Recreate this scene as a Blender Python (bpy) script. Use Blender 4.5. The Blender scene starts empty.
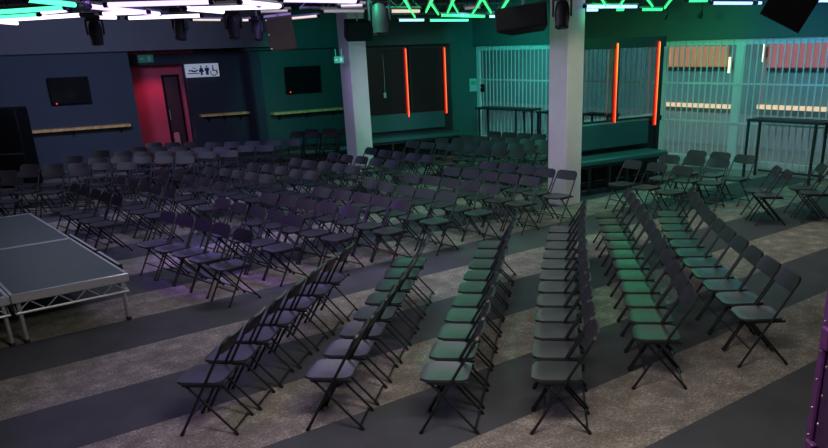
import bpy, math, random
from mathutils import Vector, Matrix
random.seed(7)
SC = bpy.context.scene
COL = SC.collection
PI = math.pi
rad = math.radians

# ------------------------------------------------------------------ camera (calibrated from the chair rows and carpet stripes)
F, PITCH, ROLL, H = 769.06, rad(21.394), rad(-1.9245), 2.8775
CX, CY = 414 + 43.9, 224 + 121.3
FW = Vector((0, math.cos(PITCH), -math.sin(PITCH)))
R0 = Vector((1, 0, 0)); U0 = R0.cross(FW)
RT = R0 * math.cos(ROLL) + U0 * math.sin(ROLL); UP = RT.cross(FW)
O = Vector((0, 0, H))
cd = bpy.data.cameras.new('camera'); cam = bpy.data.objects.new('camera', cd); COL.objects.link(cam)
cam.matrix_world = Matrix(((RT.x, UP.x, -FW.x, O.x), (RT.y, UP.y, -FW.y, O.y), (RT.z, UP.z, -FW.z, O.z), (0, 0, 0, 1)))
cd.sensor_width = 36; cd.sensor_fit = 'HORIZONTAL'; cd.lens = F / 828 * 36
cd.shift_x = -43.9 / 828; cd.shift_y = 121.3 / 828
cd.clip_end = 200
SC.camera = cam
SC.view_settings.view_transform = 'Standard'
SC.view_settings.look = 'None'

def ray(px, py): return FW * F + RT * (px - CX) - UP * (py - CY)
def at(px, py, z=0.0):
    d = ray(px, py); return O + d * ((z - H) / d.z)
def aty(px, py, y):
    d = ray(px, py); return O + d * (y / d.y)
def on(px, py, P, deg):
    """where the sight line meets the vertical wall plane through P running at deg"""
    t = rad(deg); n = Vector((math.sin(t), -math.cos(t), 0)); d = ray(px, py)
    return O + d * (n.dot(Vector((P[0], P[1], 0)) - O) / n.dot(d))

# ------------------------------------------------------------------ materials
MATS = {}
def mat(name, col, rough=.6, metal=0.0, noise=0.0, nscale=20.0, emit=None, estr=0.0, bump=0.0, spec=None):
    if name in MATS: return MATS[name]
    m = bpy.data.materials.new(name); m.use_nodes = True
    nt = m.node_tree; b = nt.nodes['Principled BSDF']
    b.inputs['Base Color'].default_value = (*col, 1); b.inputs['Roughness'].default_value = rough; b.inputs['Metallic'].default_value = metal
    if spec is not None: b.inputs['Specular IOR Level'].default_value = spec
    if noise or bump:
        tc = nt.nodes.new('ShaderNodeTexCoord'); nz = nt.nodes.new('ShaderNodeTexNoise')
        nz.inputs['Scale'].default_value = nscale; nz.inputs['Detail'].default_value = 5
        nt.links.new(tc.outputs['Object'], nz.inputs['Vector'])
        if noise:
            rp = nt.nodes.new('ShaderNodeValToRGB')
            rp.color_ramp.elements[0].position = .3; rp.color_ramp.elements[1].position = .7
            rp.color_ramp.elements[0].color = (*[c * (1 - noise) for c in col], 1)
            rp.color_ramp.elements[1].color = (*[min(1, c * (1 + noise)) for c in col], 1)
            nt.links.new(nz.outputs['Fac'], rp.inputs['Fac']); nt.links.new(rp.outputs['Color'], b.inputs['Base Color'])
        if bump:
            bp = nt.nodes.new('ShaderNodeBump'); bp.inputs['Strength'].default_value = bump; bp.inputs['Distance'].default_value = .01
            nt.links.new(nz.outputs['Fac'], bp.inputs['Height']); nt.links.new(bp.outputs['Normal'], b.inputs['Normal'])
    if emit:
        b.inputs['Emission Color'].default_value = (*emit, 1); b.inputs['Emission Strength'].default_value = estr
    MATS[name] = m
    return m

def glass_mat(name, tint, mix):
    m = bpy.data.materials.new(name); m.use_nodes = True; nt = m.node_tree
    nt.nodes.clear()
    out = nt.nodes.new('ShaderNodeOutputMaterial'); tr = nt.nodes.new('ShaderNodeBsdfTransparent'); gl = nt.nodes.new('ShaderNodeBsdfGlossy')
    tr.inputs['Color'].default_value = (*tint, 1); gl.inputs['Roughness'].default_value = .03
    mx = nt.nodes.new('ShaderNodeMixShader'); mx.inputs['Fac'].default_value = mix
    nt.links.new(tr.outputs[0], mx.inputs[1]); nt.links.new(gl.outputs[0], mx.inputs[2]); nt.links.new(mx.outputs[0], out.inputs['Surface'])
    MATS[name] = m
    return m

CARPET_DEG = 38.0
def carpet_mat():
    m = bpy.data.materials.new('striped_carpet'); m.use_nodes = True; nt = m.node_tree; N = nt.nodes; L = nt.links
    b = N['Principled BSDF']; b.inputs['Roughness'].default_value = .8; b.inputs['Specular IOR Level'].default_value = .25
    tc = N.new('ShaderNodeTexCoord')
    mp = N.new('ShaderNodeMapping'); mp.vector_type = 'TEXTURE'
    mp.inputs['Rotation'].default_value = (0, 0, rad(CARPET_DEG))     # x along the stripes, y across them
    L.new(tc.outputs['Object'], mp.inputs['Vector'])
    sp = N.new('ShaderNodeSeparateXYZ'); L.new(mp.outputs[0], sp.inputs[0])
    def mth(op, a, bv=None, cv=None):
        n = N.new('ShaderNodeMath'); n.operation = op
        for i, v in enumerate((a, bv, cv)):
            if v is None: continue
            if isinstance(v, (int, float)): n.inputs[i].default_value = v
            else: L.new(v, n.inputs[i])
        return n.outputs[0]
    s = sp.outputs['Y']                                             # equals minus the offset measured in the photograph
    k = mth('DIVIDE', mth('SUBTRACT', s, 3.17), .983)
    fr = mth('MODULO', mth('ADD', k, 40.0), 2.0)
    light = mth('LESS_THAN', fr, 1.0)
    def noise(scale, vec, detail=6, rough=.6):
        n = N.new('ShaderNodeTexNoise'); n.inputs['Scale'].default_value = scale; n.inputs['Detail'].default_value = detail; n.inputs['Roughness'].default_value = rough
        L.new(vec, n.inputs['Vector']); return n.outputs['Fac']
    mp2 = N.new('ShaderNodeMapping'); mp2.inputs['Scale'].default_value = (1, 2.2, 1); L.new(mp.outputs[0], mp2.inputs['Vector'])
    mp3 = N.new('ShaderNodeMapping'); mp3.inputs['Scale'].default_value = (2.2, 1, 1); L.new(mp.outputs[0], mp3.inputs['Vector'])
    n1 = noise(30, mp2.outputs[0], 8, .85); n2 = noise(30, mp3.outputs[0], 8, .85); nb = noise(4.5, mp.outputs[0], 5, .7); n3 = noise(1.6, mp.outputs[0], 4)
    # half metre carpet tiles, the grain turned from tile to tile
    tx = mth('FLOOR', mth('MULTIPLY', sp.outputs['X'], 2.0)); ty = mth('FLOOR', mth('DIVIDE', mth('SUBTRACT', s, 3.17), .4915))
    chk = mth('MODULO', mth('ADD', mth('ADD', tx, ty), 200.0), 2.0)
    g = N.new('ShaderNodeMix'); g.data_type = 'FLOAT'; L.new(chk, g.inputs[0]); L.new(n1, g.inputs[2]); L.new(n2, g.inputs[3])
    gm = mth('ADD', mth('MULTIPLY', g.outputs[0], .72), mth('MULTIPLY', nb, .28))
    r1 = N.new('ShaderNodeValToRGB'); e = r1.color_ramp.elements
    e[0].position = .40; e[0].color = (.12, .10, .083, 1); e[1].position = .61; e[1].color = (.66, .60, .52, 1)
    el = r1.color_ramp.elements.new(.52); el.color = (.25, .218, .185, 1)
    L.new(gm, r1.inputs['Fac'])
    r2 = N.new('ShaderNodeValToRGB'); e = r2.color_ramp.elements
    e[0].position = .3; e[0].color = (.060, .062, .068, 1); e[1].position = .75; e[1].color = (.088, .090, .098, 1)
    L.new(g.outputs[0], r2.inputs['Fac'])
    mx = N.new('ShaderNodeMix'); mx.data_type = 'RGBA'; L.new(light, mx.inputs[0]); L.new(r2.outputs[0], mx.inputs[6]); L.new(r1.outputs[0], mx.inputs[7])
    mr = N.new('ShaderNodeMapRange'); mr.inputs[1].default_value = .3; mr.inputs[2].default_value = .7; mr.inputs[3].default_value = .8; mr.inputs[4].default_value = 1.15
    L.new(n3, mr.inputs[0])
    hs = N.new('ShaderNodeMix'); hs.data_type = 'RGBA'; hs.blend_type = 'MULTIPLY'; hs.inputs[0].default_value = 1
    L.new(mx.outputs[2], hs.inputs[6]); L.new(mr.outputs[0], hs.inputs[7]); L.new(hs.outputs[2], b.inputs['Base Color'])
    bp = N.new('ShaderNodeBump'); bp.inputs['Strength'].default_value = .35; bp.inputs['Distance'].default_value = .01
    L.new(g.outputs[0], bp.inputs['Height']); L.new(bp.outputs[0], b.inputs['Normal'])
    return m

M_CARPET = carpet_mat()
M_PLASTIC = mat('black_plastic', (.021, .019, .023), .42, noise=.15, nscale=60, spec=.4)
M_SEAT = mat('black_seat_plastic', (.034, .033, .037), .33, noise=.15, nscale=60, bump=.05)
M_TUBE = mat('black_steel_tube', (.008, .008, .009), .42, .0)
M_CHROME = mat('bright_steel', (.6, .6, .62), .3, .9)
M_NAVY = mat('navy_paint', (.046, .058, .082), .75, noise=.06, nscale=3)
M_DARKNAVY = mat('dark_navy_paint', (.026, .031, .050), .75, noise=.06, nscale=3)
M_GREENWALL = mat('dark_green_paint', (.032, .075, .068), .7, noise=.06, nscale=3)
M_GREYBULK = mat('grey_bulkhead_paint', (.125, .120, .135), .8, noise=.05, nscale=2)
M_CEIL = mat('dark_ceiling', (.060, .055, .080), .9, noise=.1, nscale=4)
M_PILLAR = mat('white_pillar_paint', (.62, .60, .62), .7, noise=.04, nscale=4)
M_PINK = mat('pink_red_paint', (.75, .09, .16), .7, noise=.05, nscale=3)
M_DARKDOOR = mat('dark_door_paint', (.045, .012, .03), .5)
M_WOOD = mat('light_oak_shelf', (.90, .46, .17), .5, noise=.25, nscale=9)
M_BLACK = mat('matt_black', (.005, .005, .006), .6, spec=.15)
M_BLACKGLOSS = mat('gloss_black_screen', (.006, .006, .009), .12)
M_GRILLE = mat('speaker_grille', (.005, .005, .006), .7, noise=.5, nscale=160, spec=.1)
M_BROWN = mat('brown_black_cabinet', (.050, .036, .032), .6, noise=.15, nscale=12)
M_TEAL = mat('teal_vinyl', (.020, .095, .095), .42, noise=.08, nscale=8)
M_FRAME = mat('black_painted_frame', (.010, .013, .018), .5)
M_BAR = mat('white_shutter_metal', (.50, .54, .54), .5, .1)
M_ALU = mat('stage_aluminium', (.60, .60, .62), .38, .75, noise=.06, nscale=30)
M_DECK = mat('stage_deck_ply', (.040, .080, .078), .45, noise=.12, nscale=6)
M_BLKRUBBER = mat('black_rubber', (.012, .012, .013), .8)
M_PURPLE = mat('purple_powder_coat', (.13, .035, .16), .4, .2, noise=.12, nscale=25)
M_TRUSS = mat('grey_truss', (.16, .16, .17), .5, .5)
M_WHITESIGN = mat('white_sign', (.80, .84, .92), .5, emit=(.75, .82, 1), estr=.22)
M_SIGNINK = mat('blue_ink', (.03, .04, .12), .5)
M_EXITG = mat('exit_sign_face', (.04, .32, .24), .5, emit=(.05, .8, .55), estr=.30)
M_EXITDIM = mat('exit_sign_dim', (.03, .10, .09), .5, emit=(.05, .35, .30), estr=.10)
M_EXITW = mat('exit_sign_mark', (.5, .7, .65), .5, emit=(.5, .9, .8), estr=.35)
M_POSTER = mat('pale_poster', (.30, .42, .42), .6)
M_OUTWALL = mat('outside_wall', (.14, .25, .27), .8, noise=.12, nscale=1.0)
M_OUTLOW = mat('outside_lower_wall', (.33, .32, .33), .8, noise=.1, nscale=1.0)
M_OUTFLOOR = mat('outside_paving', (.22, .22, .22), .7, noise=.1, nscale=2)
M_GLASS = glass_mat('clear_glass', (.92, .97, .97), .05)
M_GLASSD = glass_mat('smoked_glass', (.78, .72, .74), .07)
M_GLASSB = glass_mat('dark_mirror_glass', (.05, .045, .05), .12)
M_NEON = mat('red_neon', (.9, .05, .02), .4, emit=(1, .030, .010), estr=1.15)
M_NEONCORE = mat('red_neon_core', (1, .3, .1), .4, emit=(1, .15, .03), estr=1.25)
def led(name, c, s): return mat('led_' + name, c, .4, emit=c, estr=s)
LED = {'green': led('green', (.04, 1, .24), 1.5), 'mint': led('mint', (.10, 1, .50), 1.7), 'white': led('white', (.86, .72, 1), 2.6), 'violet': led('violet', (.62, .40, 1), 2.3),
       'ice': led('ice', (.40, .85, 1), 1.6), 'blue': led('blue', (.30, .42, 1), 2.4), 'warm': led('warm', (1, .85, .62), .62), 'dim': led('dim', (.50, .46, .50), .16)}
M_ORANGE = mat('orange_shopfront', (.55, .22, .12), .6, emit=(.8, .26, .10), estr=.30)
M_ROSE = mat('rose_shopfront', (.5, .14, .16), .6, emit=(.72, .16, .17), estr=.26)
M_STRIP = mat('peach_light_strip', (.9, .6, .45), .5, emit=(1, .52, .30), estr=.80)
M_LAMPW = mat('cream_wall_lamp', (.9, .8, .6), .5, emit=(1, .8, .52), estr=1.6)
M_REDLED = mat('red_standby', (.8, .02, .02), .5, emit=(1, .04, .03), estr=2)

# ------------------------------------------------------------------ mesh builder
class MB:
    def __init__(s): s.v = []; s.f = []
    def add(s, vs, fs):
        o = len(s.v); s.v += [tuple(v) for v in vs]; s.f += [tuple(i + o for i in f) for f in fs]; return s
    def box(s, c, size, rz=0.0, M=None):
        x, y, z = [d / 2 for d in size]
        P = [Vector((a * x, b * y, e * z)) for e in (-1, 1) for b in (-1, 1) for a in (-1, 1)]
        R = M if M is not None else Matrix.Rotation(rz, 3, 'Z')
        P = [R @ p + Vector(c) for p in P]
        return s.add(P, [(0, 2, 3, 1), (4, 5, 7, 6), (0, 1, 5, 4), (2, 6, 7, 3), (0, 4, 6, 2), (1, 3, 7, 5)])
    def bbox(s, c, size, b=.01, rz=0.0, M=None):
        """box with chamfered edges"""
        x, y, z = [d / 2 for d in size]; b = min(b, x * .9, y * .9, z * .9); vs = []; fs = []
        def ring(k, zz): return [(-x + k, -y + b if k == 0 else -y + k, zz)]
        def oct_(ix, iy, zz, ch):
            return [(-ix + ch, -iy, zz), (ix - ch, -iy, zz), (ix, -iy + ch, zz), (ix, iy - ch, zz), (ix - ch, iy, zz), (-ix + ch, iy, zz), (-ix, iy - ch, zz), (-ix, -iy + ch, zz)]
        rings = [oct_(x - b, y - b, -z, b * .3), oct_(x, y, -z + b, b), oct_(x, y, z - b, b), oct_(x - b, y - b, z, b * .3)]
        for r in rings: vs += r
        for k in range(3):
            for i in range(8):
                j = (i + 1) % 8; fs.append((k * 8 + i, k * 8 + j, (k + 1) * 8 + j, (k + 1) * 8 + i))
        fs.append(tuple(range(7, -1, -1))); fs.append(tuple(range(24, 32)))
        R = M if M is not None else Matrix.Rotation(rz, 3, 'Z')
        return s.add([R @ Vector(p) + Vector(c) for p in vs], fs)
    def tube(s, pts, r, seg=8, rs=None):
        pts = [Vector(p) for p in pts]; n = len(pts); vs = []; fs = []
        up = None
        for i, p in enumerate(pts):
            d = (pts[min(i + 1, n - 1)] - pts[max(i - 1, 0)]).normalized()
            if up is None: up = Vector((0, 0, 1)) if abs(d.z) < .9 else Vector((1, 0, 0))
            a = d.cross(up).normalized(); b = a.cross(d).normalized(); up = b
            rr = rs[i] if rs else r
            vs += [p + (a * math.cos(2 * PI * k / seg) + b * math.sin(2 * PI * k / seg)) * rr for k in range(seg)]
        for i in range(n - 1):
            for k in range(seg):
                j = (k + 1) % seg; fs.append((i * seg + k, i * seg + j, (i + 1) * seg + j, (i + 1) * seg + k))
        fs.append(tuple(range(seg - 1, -1, -1))); fs.append(tuple(range((n - 1) * seg, n * seg)))
        return s.add(vs, fs)
    def prism(s, poly, d0, d1, fn):
        """poly of (a,b) swept from d0 to d1; fn(a,b,d) -> point"""
        n = len(poly); vs = [fn(a, b, d0) for a, b in poly] + [fn(a, b, d1) for a, b in poly]
        fs = [tuple(range(n - 1, -1, -1)), tuple(range(n, 2 * n))] + [(i, (i + 1) % n, n + (i + 1) % n, n + i) for i in range(n)]
        return s.add(vs, fs)
    def lathe(s, prof, c, axis, seg=16):
        ax = Vector(axis).normalized(); a = ax.orthogonal().normalized(); b = ax.cross(a); c = Vector(c)
        vs = [c + ax * h + (a * math.cos(2 * PI * k / seg) + b * math.sin(2 * PI * k / seg)) * r for r, h in prof for k in range(seg)]
        n = len(prof); fs = [(i * seg + k, i * seg + (k + 1) % seg, (i + 1) * seg + (k + 1) % seg, (i + 1) * seg + k) for i in range(n - 1) for k in range(seg)]
        fs.append(tuple(range(seg - 1, -1, -1))); fs.append(tuple(range((n - 1) * seg, n * seg)))
        return s.add(vs, fs)
    def plate(s, ws, fn, thick, nu=10):
        """rounded sheet: rows ws=[(v, halfwidth)], fn(x, v) -> (point, normal)"""
        nv = len(ws); tops = []; bots = []
        for v, w in ws:
            for k in range(nu + 1):
                x = w * math.sin(PI / 2 * (2 * k / nu - 1)); p, n = fn(x, v); p = Vector(p); n = Vector(n)
                tops.append(p + n * thick / 2); bots.append(p - n * thick / 2)
        m = nu + 1; T = nv * m; fs = []
        for i in range(nv - 1):
            for k in range(nu):
                a, b, c, d = i * m + k, i * m + k + 1, (i + 1) * m + k + 1, (i + 1) * m + k
                fs.append((a, b, c, d)); fs.append((T + d, T + c, T + b, T + a))
            fs.append((i * m, (i + 1) * m, T + (i + 1) * m, T + i * m)); fs.append((i * m + nu, T + i * m + nu, T + (i + 1) * m + nu, (i + 1) * m + nu))
        for k in range(nu):
            fs.append((k, T + k, T + k + 1, k + 1)); q = (nv - 1) * m; fs.append((q + k, q + k + 1, T + q + k + 1, T + q + k))
        return s.add(tops + bots, fs)
    def mesh(s, name, m, smooth=True):
        me = bpy.data.meshes.new(name); me.from_pydata(s.v, [], s.f); me.update()
        import bmesh
        bm = bmesh.new(); bm.from_mesh(me); bmesh.ops.recalc_face_normals(bm, faces=bm.faces); bm.to_mesh(me); bm.free()
        if smooth:
            me.shade_smooth(); me.set_sharp_from_angle(angle=rad(38))
        me.materials.append(m); return me
    def build(s, name, m, parent=None, smooth=True):
        o = bpy.data.objects.new(name, s.mesh(name, m, smooth)); COL.objects.link(o)
        if parent: o.parent = parent
        return o

def tag(o, label=None, cat=None, group=None, kind=None):
    if label: o['label'] = label
    if cat: o['category'] = cat
    if group: o['group'] = group
    if kind: o['kind'] = kind
    return o
def thing(name, label, cat, loc=(0, 0, 0), rz=0.0, group=None):
    o = bpy.data.objects.new(name, None); COL.objects.link(o); o.empty_display_size = .1
    o.location = loc; o.rotation_euler = (0, 0, rz); return tag(o, label, cat, group)
def struct(name, mb, m, parent=None, smooth=False):
    o = mb.build(name, m, parent, smooth)
    if not parent: o['kind'] = 'structure'
    return o
def D2(deg): return Vector((math.cos(rad(deg)), math.sin(rad(deg)), 0))
def slab(mb, p, q, z0, z1, th, side=1):
    """upright slab whose room face runs p->q, its thickness behind (side=1: to the left of p->q)"""
    p = Vector((p[0], p[1], 0)); q = Vector((q[0], q[1], 0)); d = (q - p).normalized(); n = Vector((-d.y, d.x, 0)) * side * th
    c = (p + q) / 2 + n / 2 + Vector((0, 0, (z0 + z1) / 2))
    return mb.box(c, ((q - p).length, th, z1 - z0), math.atan2(d.y, d.x))

ORD = ['first', 'second', 'third', 'fourth', 'fifth', 'sixth', 'seventh', 'eighth', 'ninth', 'tenth', 'eleventh', 'twelfth', 'thirteenth', 'fourteenth', 'fifteenth', 'sixteenth']

# ------------------------------------------------------------------ setting
fl = MB(); fl.add([(-30, -2, 0), (30, -2, 0), (30, 45, 0), (-30, 45, 0)], [(0, 1, 2, 3)]); struct('floor', fl, M_CARPET)
CEIL = 3.95
ce = MB(); ce.box((-2, 14, CEIL + .1), (34, 36, .2)); struct('ceiling', ce, M_CEIL)

AP, AD = (-10.06, 21.75), 28.0
BP, BD = (-7.12, 25.10), 28.0
CP, CD = (-4.62, 25.14), 34.0
WP, WD = (5.3, 18.95), -50.0
dA, dB, dC, dW = D2(AD), D2(BD), D2(CD), D2(WD)
def nrm(deg): return Vector((math.sin(rad(deg)), -math.cos(rad(deg)), 0))   # towards the room for the left/back walls

# left wall with its end face
a1 = on(135, 97, AP, AD); a0 = a1 - dA * 9
w = MB(); slab(w, a0, a1, 0, CEIL, 1.6); struct('wall_left', w, M_NAVY)
# recessed wall with the doorway to the toilets
bL = on(112, 97, BP, BD); o0 = on(126.5, 80, BP, BD); o1 = on(186.5, 92, BP, BD); bR = on(243.5, 80, BP, BD)
ztop = on(150, 65.5, BP, BD).z
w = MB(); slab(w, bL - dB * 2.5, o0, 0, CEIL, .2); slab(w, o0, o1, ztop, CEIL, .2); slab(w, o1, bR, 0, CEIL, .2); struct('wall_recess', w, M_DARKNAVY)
# pink corridor beyond the doorway
back = -nrm(BD) * .75
w = MB(); slab(w, o0 + back - dB * .6, o1 + back + dB * .05, 0, ztop + .3, .1); struct('wall_corridor', w, M_PINK)
w = MB(); slab(w, o1 + dB * .02, o1 + dB * .02 + back, 0, ztop + .3, .08, -1); struct('wall_corridor_right', w, mat('pale_pink_paint', (.80, .34, .44), .7))
w = MB(); w.box((o0 + o1) / 2 + back / 2 + Vector((0, 0, ztop + .35)) - Vector((0, 0, (o0.z + o1.z) / 2)), ((o1 - o0).length + .6, 1.0, .08), rad(BD)); struct('ceiling_corridor', w, M_PINK)
# dark door leaf in the corridor
BPb = Vector((BP[0], BP[1], 0)) + back
q0 = on(160.5, 75, BPb, BD); q1 = on(178, 75, BPb, BD); qz = q0.z
dl = (q1 - q0).length
w = MB(); nB = nrm(BD)
w.box((q0 + q1) / 2 * 1 + nB * .02 - Vector((0, 0, (q0.z + q1.z) / 2 - qz / 2)), (dl, .04, qz), rad(BD)); dr = struct('door_1', w, M_DARKDOOR)
w = MB()
for e in (-1, 1): w.box((q0 + q1) / 2 + dB * e * (dl / 2 - .03) + nB * .05 - Vector((0, 0, (q0.z + q1.z) / 2 - qz / 2)), (.06, .05, qz), rad(BD))
w.box(((q0 + q1) / 2 + nB * .05).to_2d().to_3d() + Vector((0, 0, qz - .03)), (dl, .05, .06), rad(BD))
struct('door_frame', w, M_BLACK, dr)
w = MB(); w.tube([(q0 + dB * .08 + nB * .09).to_2d().to_3d() + Vector((0, 0, z)) for z in (.95, 1.25)], .012); struct('door_handle', w, M_CHROME, dr)
# pale pink bin in the doorway (its top shows above the chairs)
pb = on(176.5, 134, BPb + nB * .25, BD)
t = thing('pedal_bin', 'small pale pink upright bin standing in the pink toilet doorway', 'bin', (pb.x, pb.y, 0), rad(BD))
MB().bbox((0, 0, pb.z / 2), (.17, .17, pb.z), .02).build('bin_body', mat('pale_pink_plastic', (.75, .28, .35), .5), t)
MB().bbox((0, 0, pb.z + .02), (.15, .15, .04), .015).build('lid', mat('pale_pink_lid', (.8, .34, .40), .5), t)
# return wall and the green wall
c0 = on(253.5, 80, CP, CD)
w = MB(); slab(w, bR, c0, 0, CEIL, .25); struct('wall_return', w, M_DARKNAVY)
cE = on(352, 80, CP, CD)
w = MB(); slab(w, c0, cE, 0, CEIL, .2); struct('wall_back_left', w, M_GREENWALL)
# panelled partition behind the far bench
DD = 28.0; dD = D2(DD); nD = nrm(DD)
BL0, BL1 = at(376, 138.5, .69), at(464, 132, .69); mid = (BL0 + BL1) / 2
DP = mid - nD * .62
d0 = on(364, 90, DP, DD); d1 = on(451.5, 90, DP, DD)
w = MB(); slab(w, d0, d1, 0, CEIL, .9); struct('wall_back', w, M_FRAME)
# window wall line and the green wall beside it
wc = on(478, 80, WP, WD)
w = MB(); slab(w, wc - dD * 4.2, wc + dD * .05, 0, CEIL, .2); struct('wall_back_right', w, M_GREENWALL)
w = MB(); slab(w, cE, d0 - nD * .9, 0, CEIL, .2); struct('wall_back_return', w, M_GREENWALL)
# bulkheads
def bulk(name, p, q, z0, m, th=.35, top=CEIL):
    w = MB(); slab(w, p, q, z0, top, th); return struct(name, w, m)
nA = nrm(AD)
aL = a0 + nA * .30
zb = on(125, 51.2, (AP[0] + nA.x * .3, AP[1] + nA.y * .3), AD).z
bulk('trim_1', aL, aL + dA * ((bR - a0).dot(dA) + 1.0), zb, M_GREYBULK, 3.2)
nC = nrm(CD); zc = on(305, 48.6, (CP[0] + nC.x * .25, CP[1] + nC.y * .25), CD).z
bulk('trim_2', c0 + nC * .25 - dC * .2, cE + nC * .25 + dC * .6, zc, M_GREENWALL, .4)
zd = on(410, 44.8, (DP[0] + nD.x * .2, DP[1] + nD.y * .2), DD).z
bulk('trim_3', d0 + nD * .2, d1 + nD * .2 + dD * .0, zd, M_GREENWALL, .4)
nW = Vector((-math.sin(rad(50)), -math.cos(rad(50)), 0))   # from the window wall into the room
WPh = Vector((WP[0], WP[1], 0)) + nW * .15
wr = on(860, 90, WP, WD)
zw = (on(548, 44.7, WPh, WD).z + on(663, 40.2, WPh, WD).z + on(826, 36.2, WPh, WD).z) / 3
bulk('trim_4', wc + nW * .15 - dW * 1.2, wr + nW * .15 + dW * 4, zw, M_GREENWALL, .35)

# ---- window wall: frames, posts, glass and security shutters
ZB = .14
tW = lambda px, py: (on(px, py, WP, WD) - wc).dot(dW)
T = [0.0, tW(556, 90), tW(612, 90), tW(662.5, 90), tW(737, 90), tW(862, 90)]
angW = rad(WD)
w = MB(); slab(w, wc - dW * .1, wc + dW * (T[-1] + 3), 0, ZB, .3, 1); struct('trim_5', w, M_BAR)
RAILZ = [on(700, 83, WP, WD).z, on(700, 120.5, WP, WD).z]
for i in range(5):
    ta, tb = T[i], T[i + 1]
    post = .13 if i == 4 else .09
    w = MB()
    for t_, wd in ((ta, 1 * .11 if i == 4 else .09), (tb, .08)):
        w.box(wc + dW * (t_ + (wd / 2 if t_ == ta else -wd / 2)) - Vector((0, 0, wc.z - (ZB + zw) / 2)), (wd, .10, zw - ZB), angW)
    for z in (ZB + .06, zw - .06): w.box(wc + dW * (ta + tb) / 2 - Vector((0, 0, wc.z - z)), (tb - ta, .09, .12), angW)
    fr = struct('window_%d' % (i + 1), w, M_BAR)
    w = MB(); slab(w, wc + dW * ta - nW * .04, wc + dW * tb - nW * .04, ZB, zw, .012); struct('window_glass', w, M_GLASS, fr)
    w = MB(); n = max(2, round((tb - ta) / .152))
    for k in range(1, n):
        w.box(wc + dW * (ta + (tb - ta) * k / n) + nW * .07 - Vector((0, 0, wc.z - (ZB + zw) / 2)), (.026, .016, zw - ZB), angW)
    for z in RAILZ: w.box(wc + dW * (ta + tb) / 2 + nW * .085 - Vector((0, 0, wc.z - z)), (tb - ta, .012, .038), angW)
    struct('shutter', w, M_BAR, fr)
w = MB(); slab(w, wc + dW * (T[-1] + .02), wc + dW * (T[-1] + 12), 0, CEIL, .2); struct('wall_right', w, M_GREENWALL)
# outside the windows: a walkway, a shopfront wall with lit panels and a light strip
OUT = 3.6
OP = Vector((WP[0], WP[1], 0)) - nW * OUT
w = MB(); p = wc - dW * 6 - nW * OUT; q = wc + dW * (T[-1] + 9) - nW * OUT
zl = on(700, 112, OP, WD).z
slab(w, p, q, zl, 5, .2); struct('wall_outside', w, M_OUTWALL)
w = MB(); slab(w, p + nW * .05, q + nW * .05, 0.02, zl, .2); struct('wall_outside_lower', w, M_OUTLOW)
w = MB(); w.box((wc + q) / 2 * 1 - nW * 0 + Vector((0, 0, 0)) - Vector((0, 0, ((wc + q) / 2).z - .02)) - dW * 0, (30, OUT, .03), angW); 
o = struct('ground_outside', w, M_OUTFLOOR)
def outbox(px0, py0, px1, py1, off, th):
    P = OP + nW * off; a = on(px0, py0, P, WD); b = on(px1, py1, P, WD)
    return (a + b) / 2, (abs((b - a).dot(dW)), th, abs(a.z - b.z))
c, s = outbox(664, 47, 727, 67, .06, .08)
t = thing('lit_panel', 'orange lit shopfront panel outside the first bay of right windows', 'sign', (c.x, c.y, c.z), angW, 'lit shopfront panels outside')
MB().bbox((0, 0, 0), s, .02).build('panel_face', M_ORANGE, t); MB().box((0, 0, -s[2] / 2 - .03), (s[0], .1, .05)).build('frame', M_FRAME, t)
c, s = outbox(770, 43, 850, 68, .06, .08)
t = thing('lit_panel', 'rose lit shopfront panel outside the rightmost window bay', 'sign', (c.x, c.y, c.z), angW, 'lit shopfront panels outside')
MB().bbox((0, 0, 0), s, .02).build('panel_face', M_ROSE, t); MB().box((0, 0, -s[2] / 2 - .03), (s[0], .1, .05)).build('frame', M_FRAME, t)
for (x0, y0, x1, y1, lab) in ((655, 103.2, 731, 107.2, 'peach light strip outside behind the window bay left of the teal post'), (757, 106.2, 860, 111, 'peach light strip outside behind the rightmost window bay')):
    P = OP + nW * .15; a = on(x0, (y0 + y1) / 2, P, WD); b = on(x1, (y0 + y1) / 2, P, WD)
    z = (a.z + b.z) / 2; a.z = b.z = z
    m_ = MB().box((a + b) / 2, ((b - a).length, .05, .11), angW).build('light_strip', M_STRIP)
    tag(m_, lab, 'light', 'peach light strips outside')
for (x, y0, y1, lab) in ((667.5, 49, 63, 'cream wall lamp outside just right of the red neon partition'), (765, 43, 62, 'cream wall lamp outside in the rightmost window bay'), (730, 57, 73, 'cream wall lamp outside just left of the teal window post')):
    P = OP + nW * .12; a = on(x, y0, P, WD); b = on(x, y1, P, WD)
    t = thing('wall_lamp', lab, 'lamp', (a.x, a.y, b.z), angW, 'cream wall lamps outside')
    MB().tube([(0, 0, 0), (0, 0, a.z - b.z)], .032, 10).build('lamp_tube', M_LAMPW, t)
    MB().box((0, .05, (a.z - b.z) / 2), (.10, .05, .25)).build('bracket', M_FRAME, t)

# ---- pillars
def pillar(corner, zt, side, deg, name):
    c = Vector((corner.x, corner.y, 0)); u = D2(deg); v = D2(deg + 90)
    w = MB(); w.bbox(c + (u + v) * side / 2 + Vector((0, 0, zt / 2)), (side, side, zt), .012, rad(deg)); pl = struct(name, w, M_PILLAR, None, False)
    return pl
PR = at(565, 206.7); pillar(PR, CEIL, .44, 41, 'pillar_right')
PLx = aty(357, 150, 19.3); pillar(PLx, CEIL, .47, 39, 'pillar_left')

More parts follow.
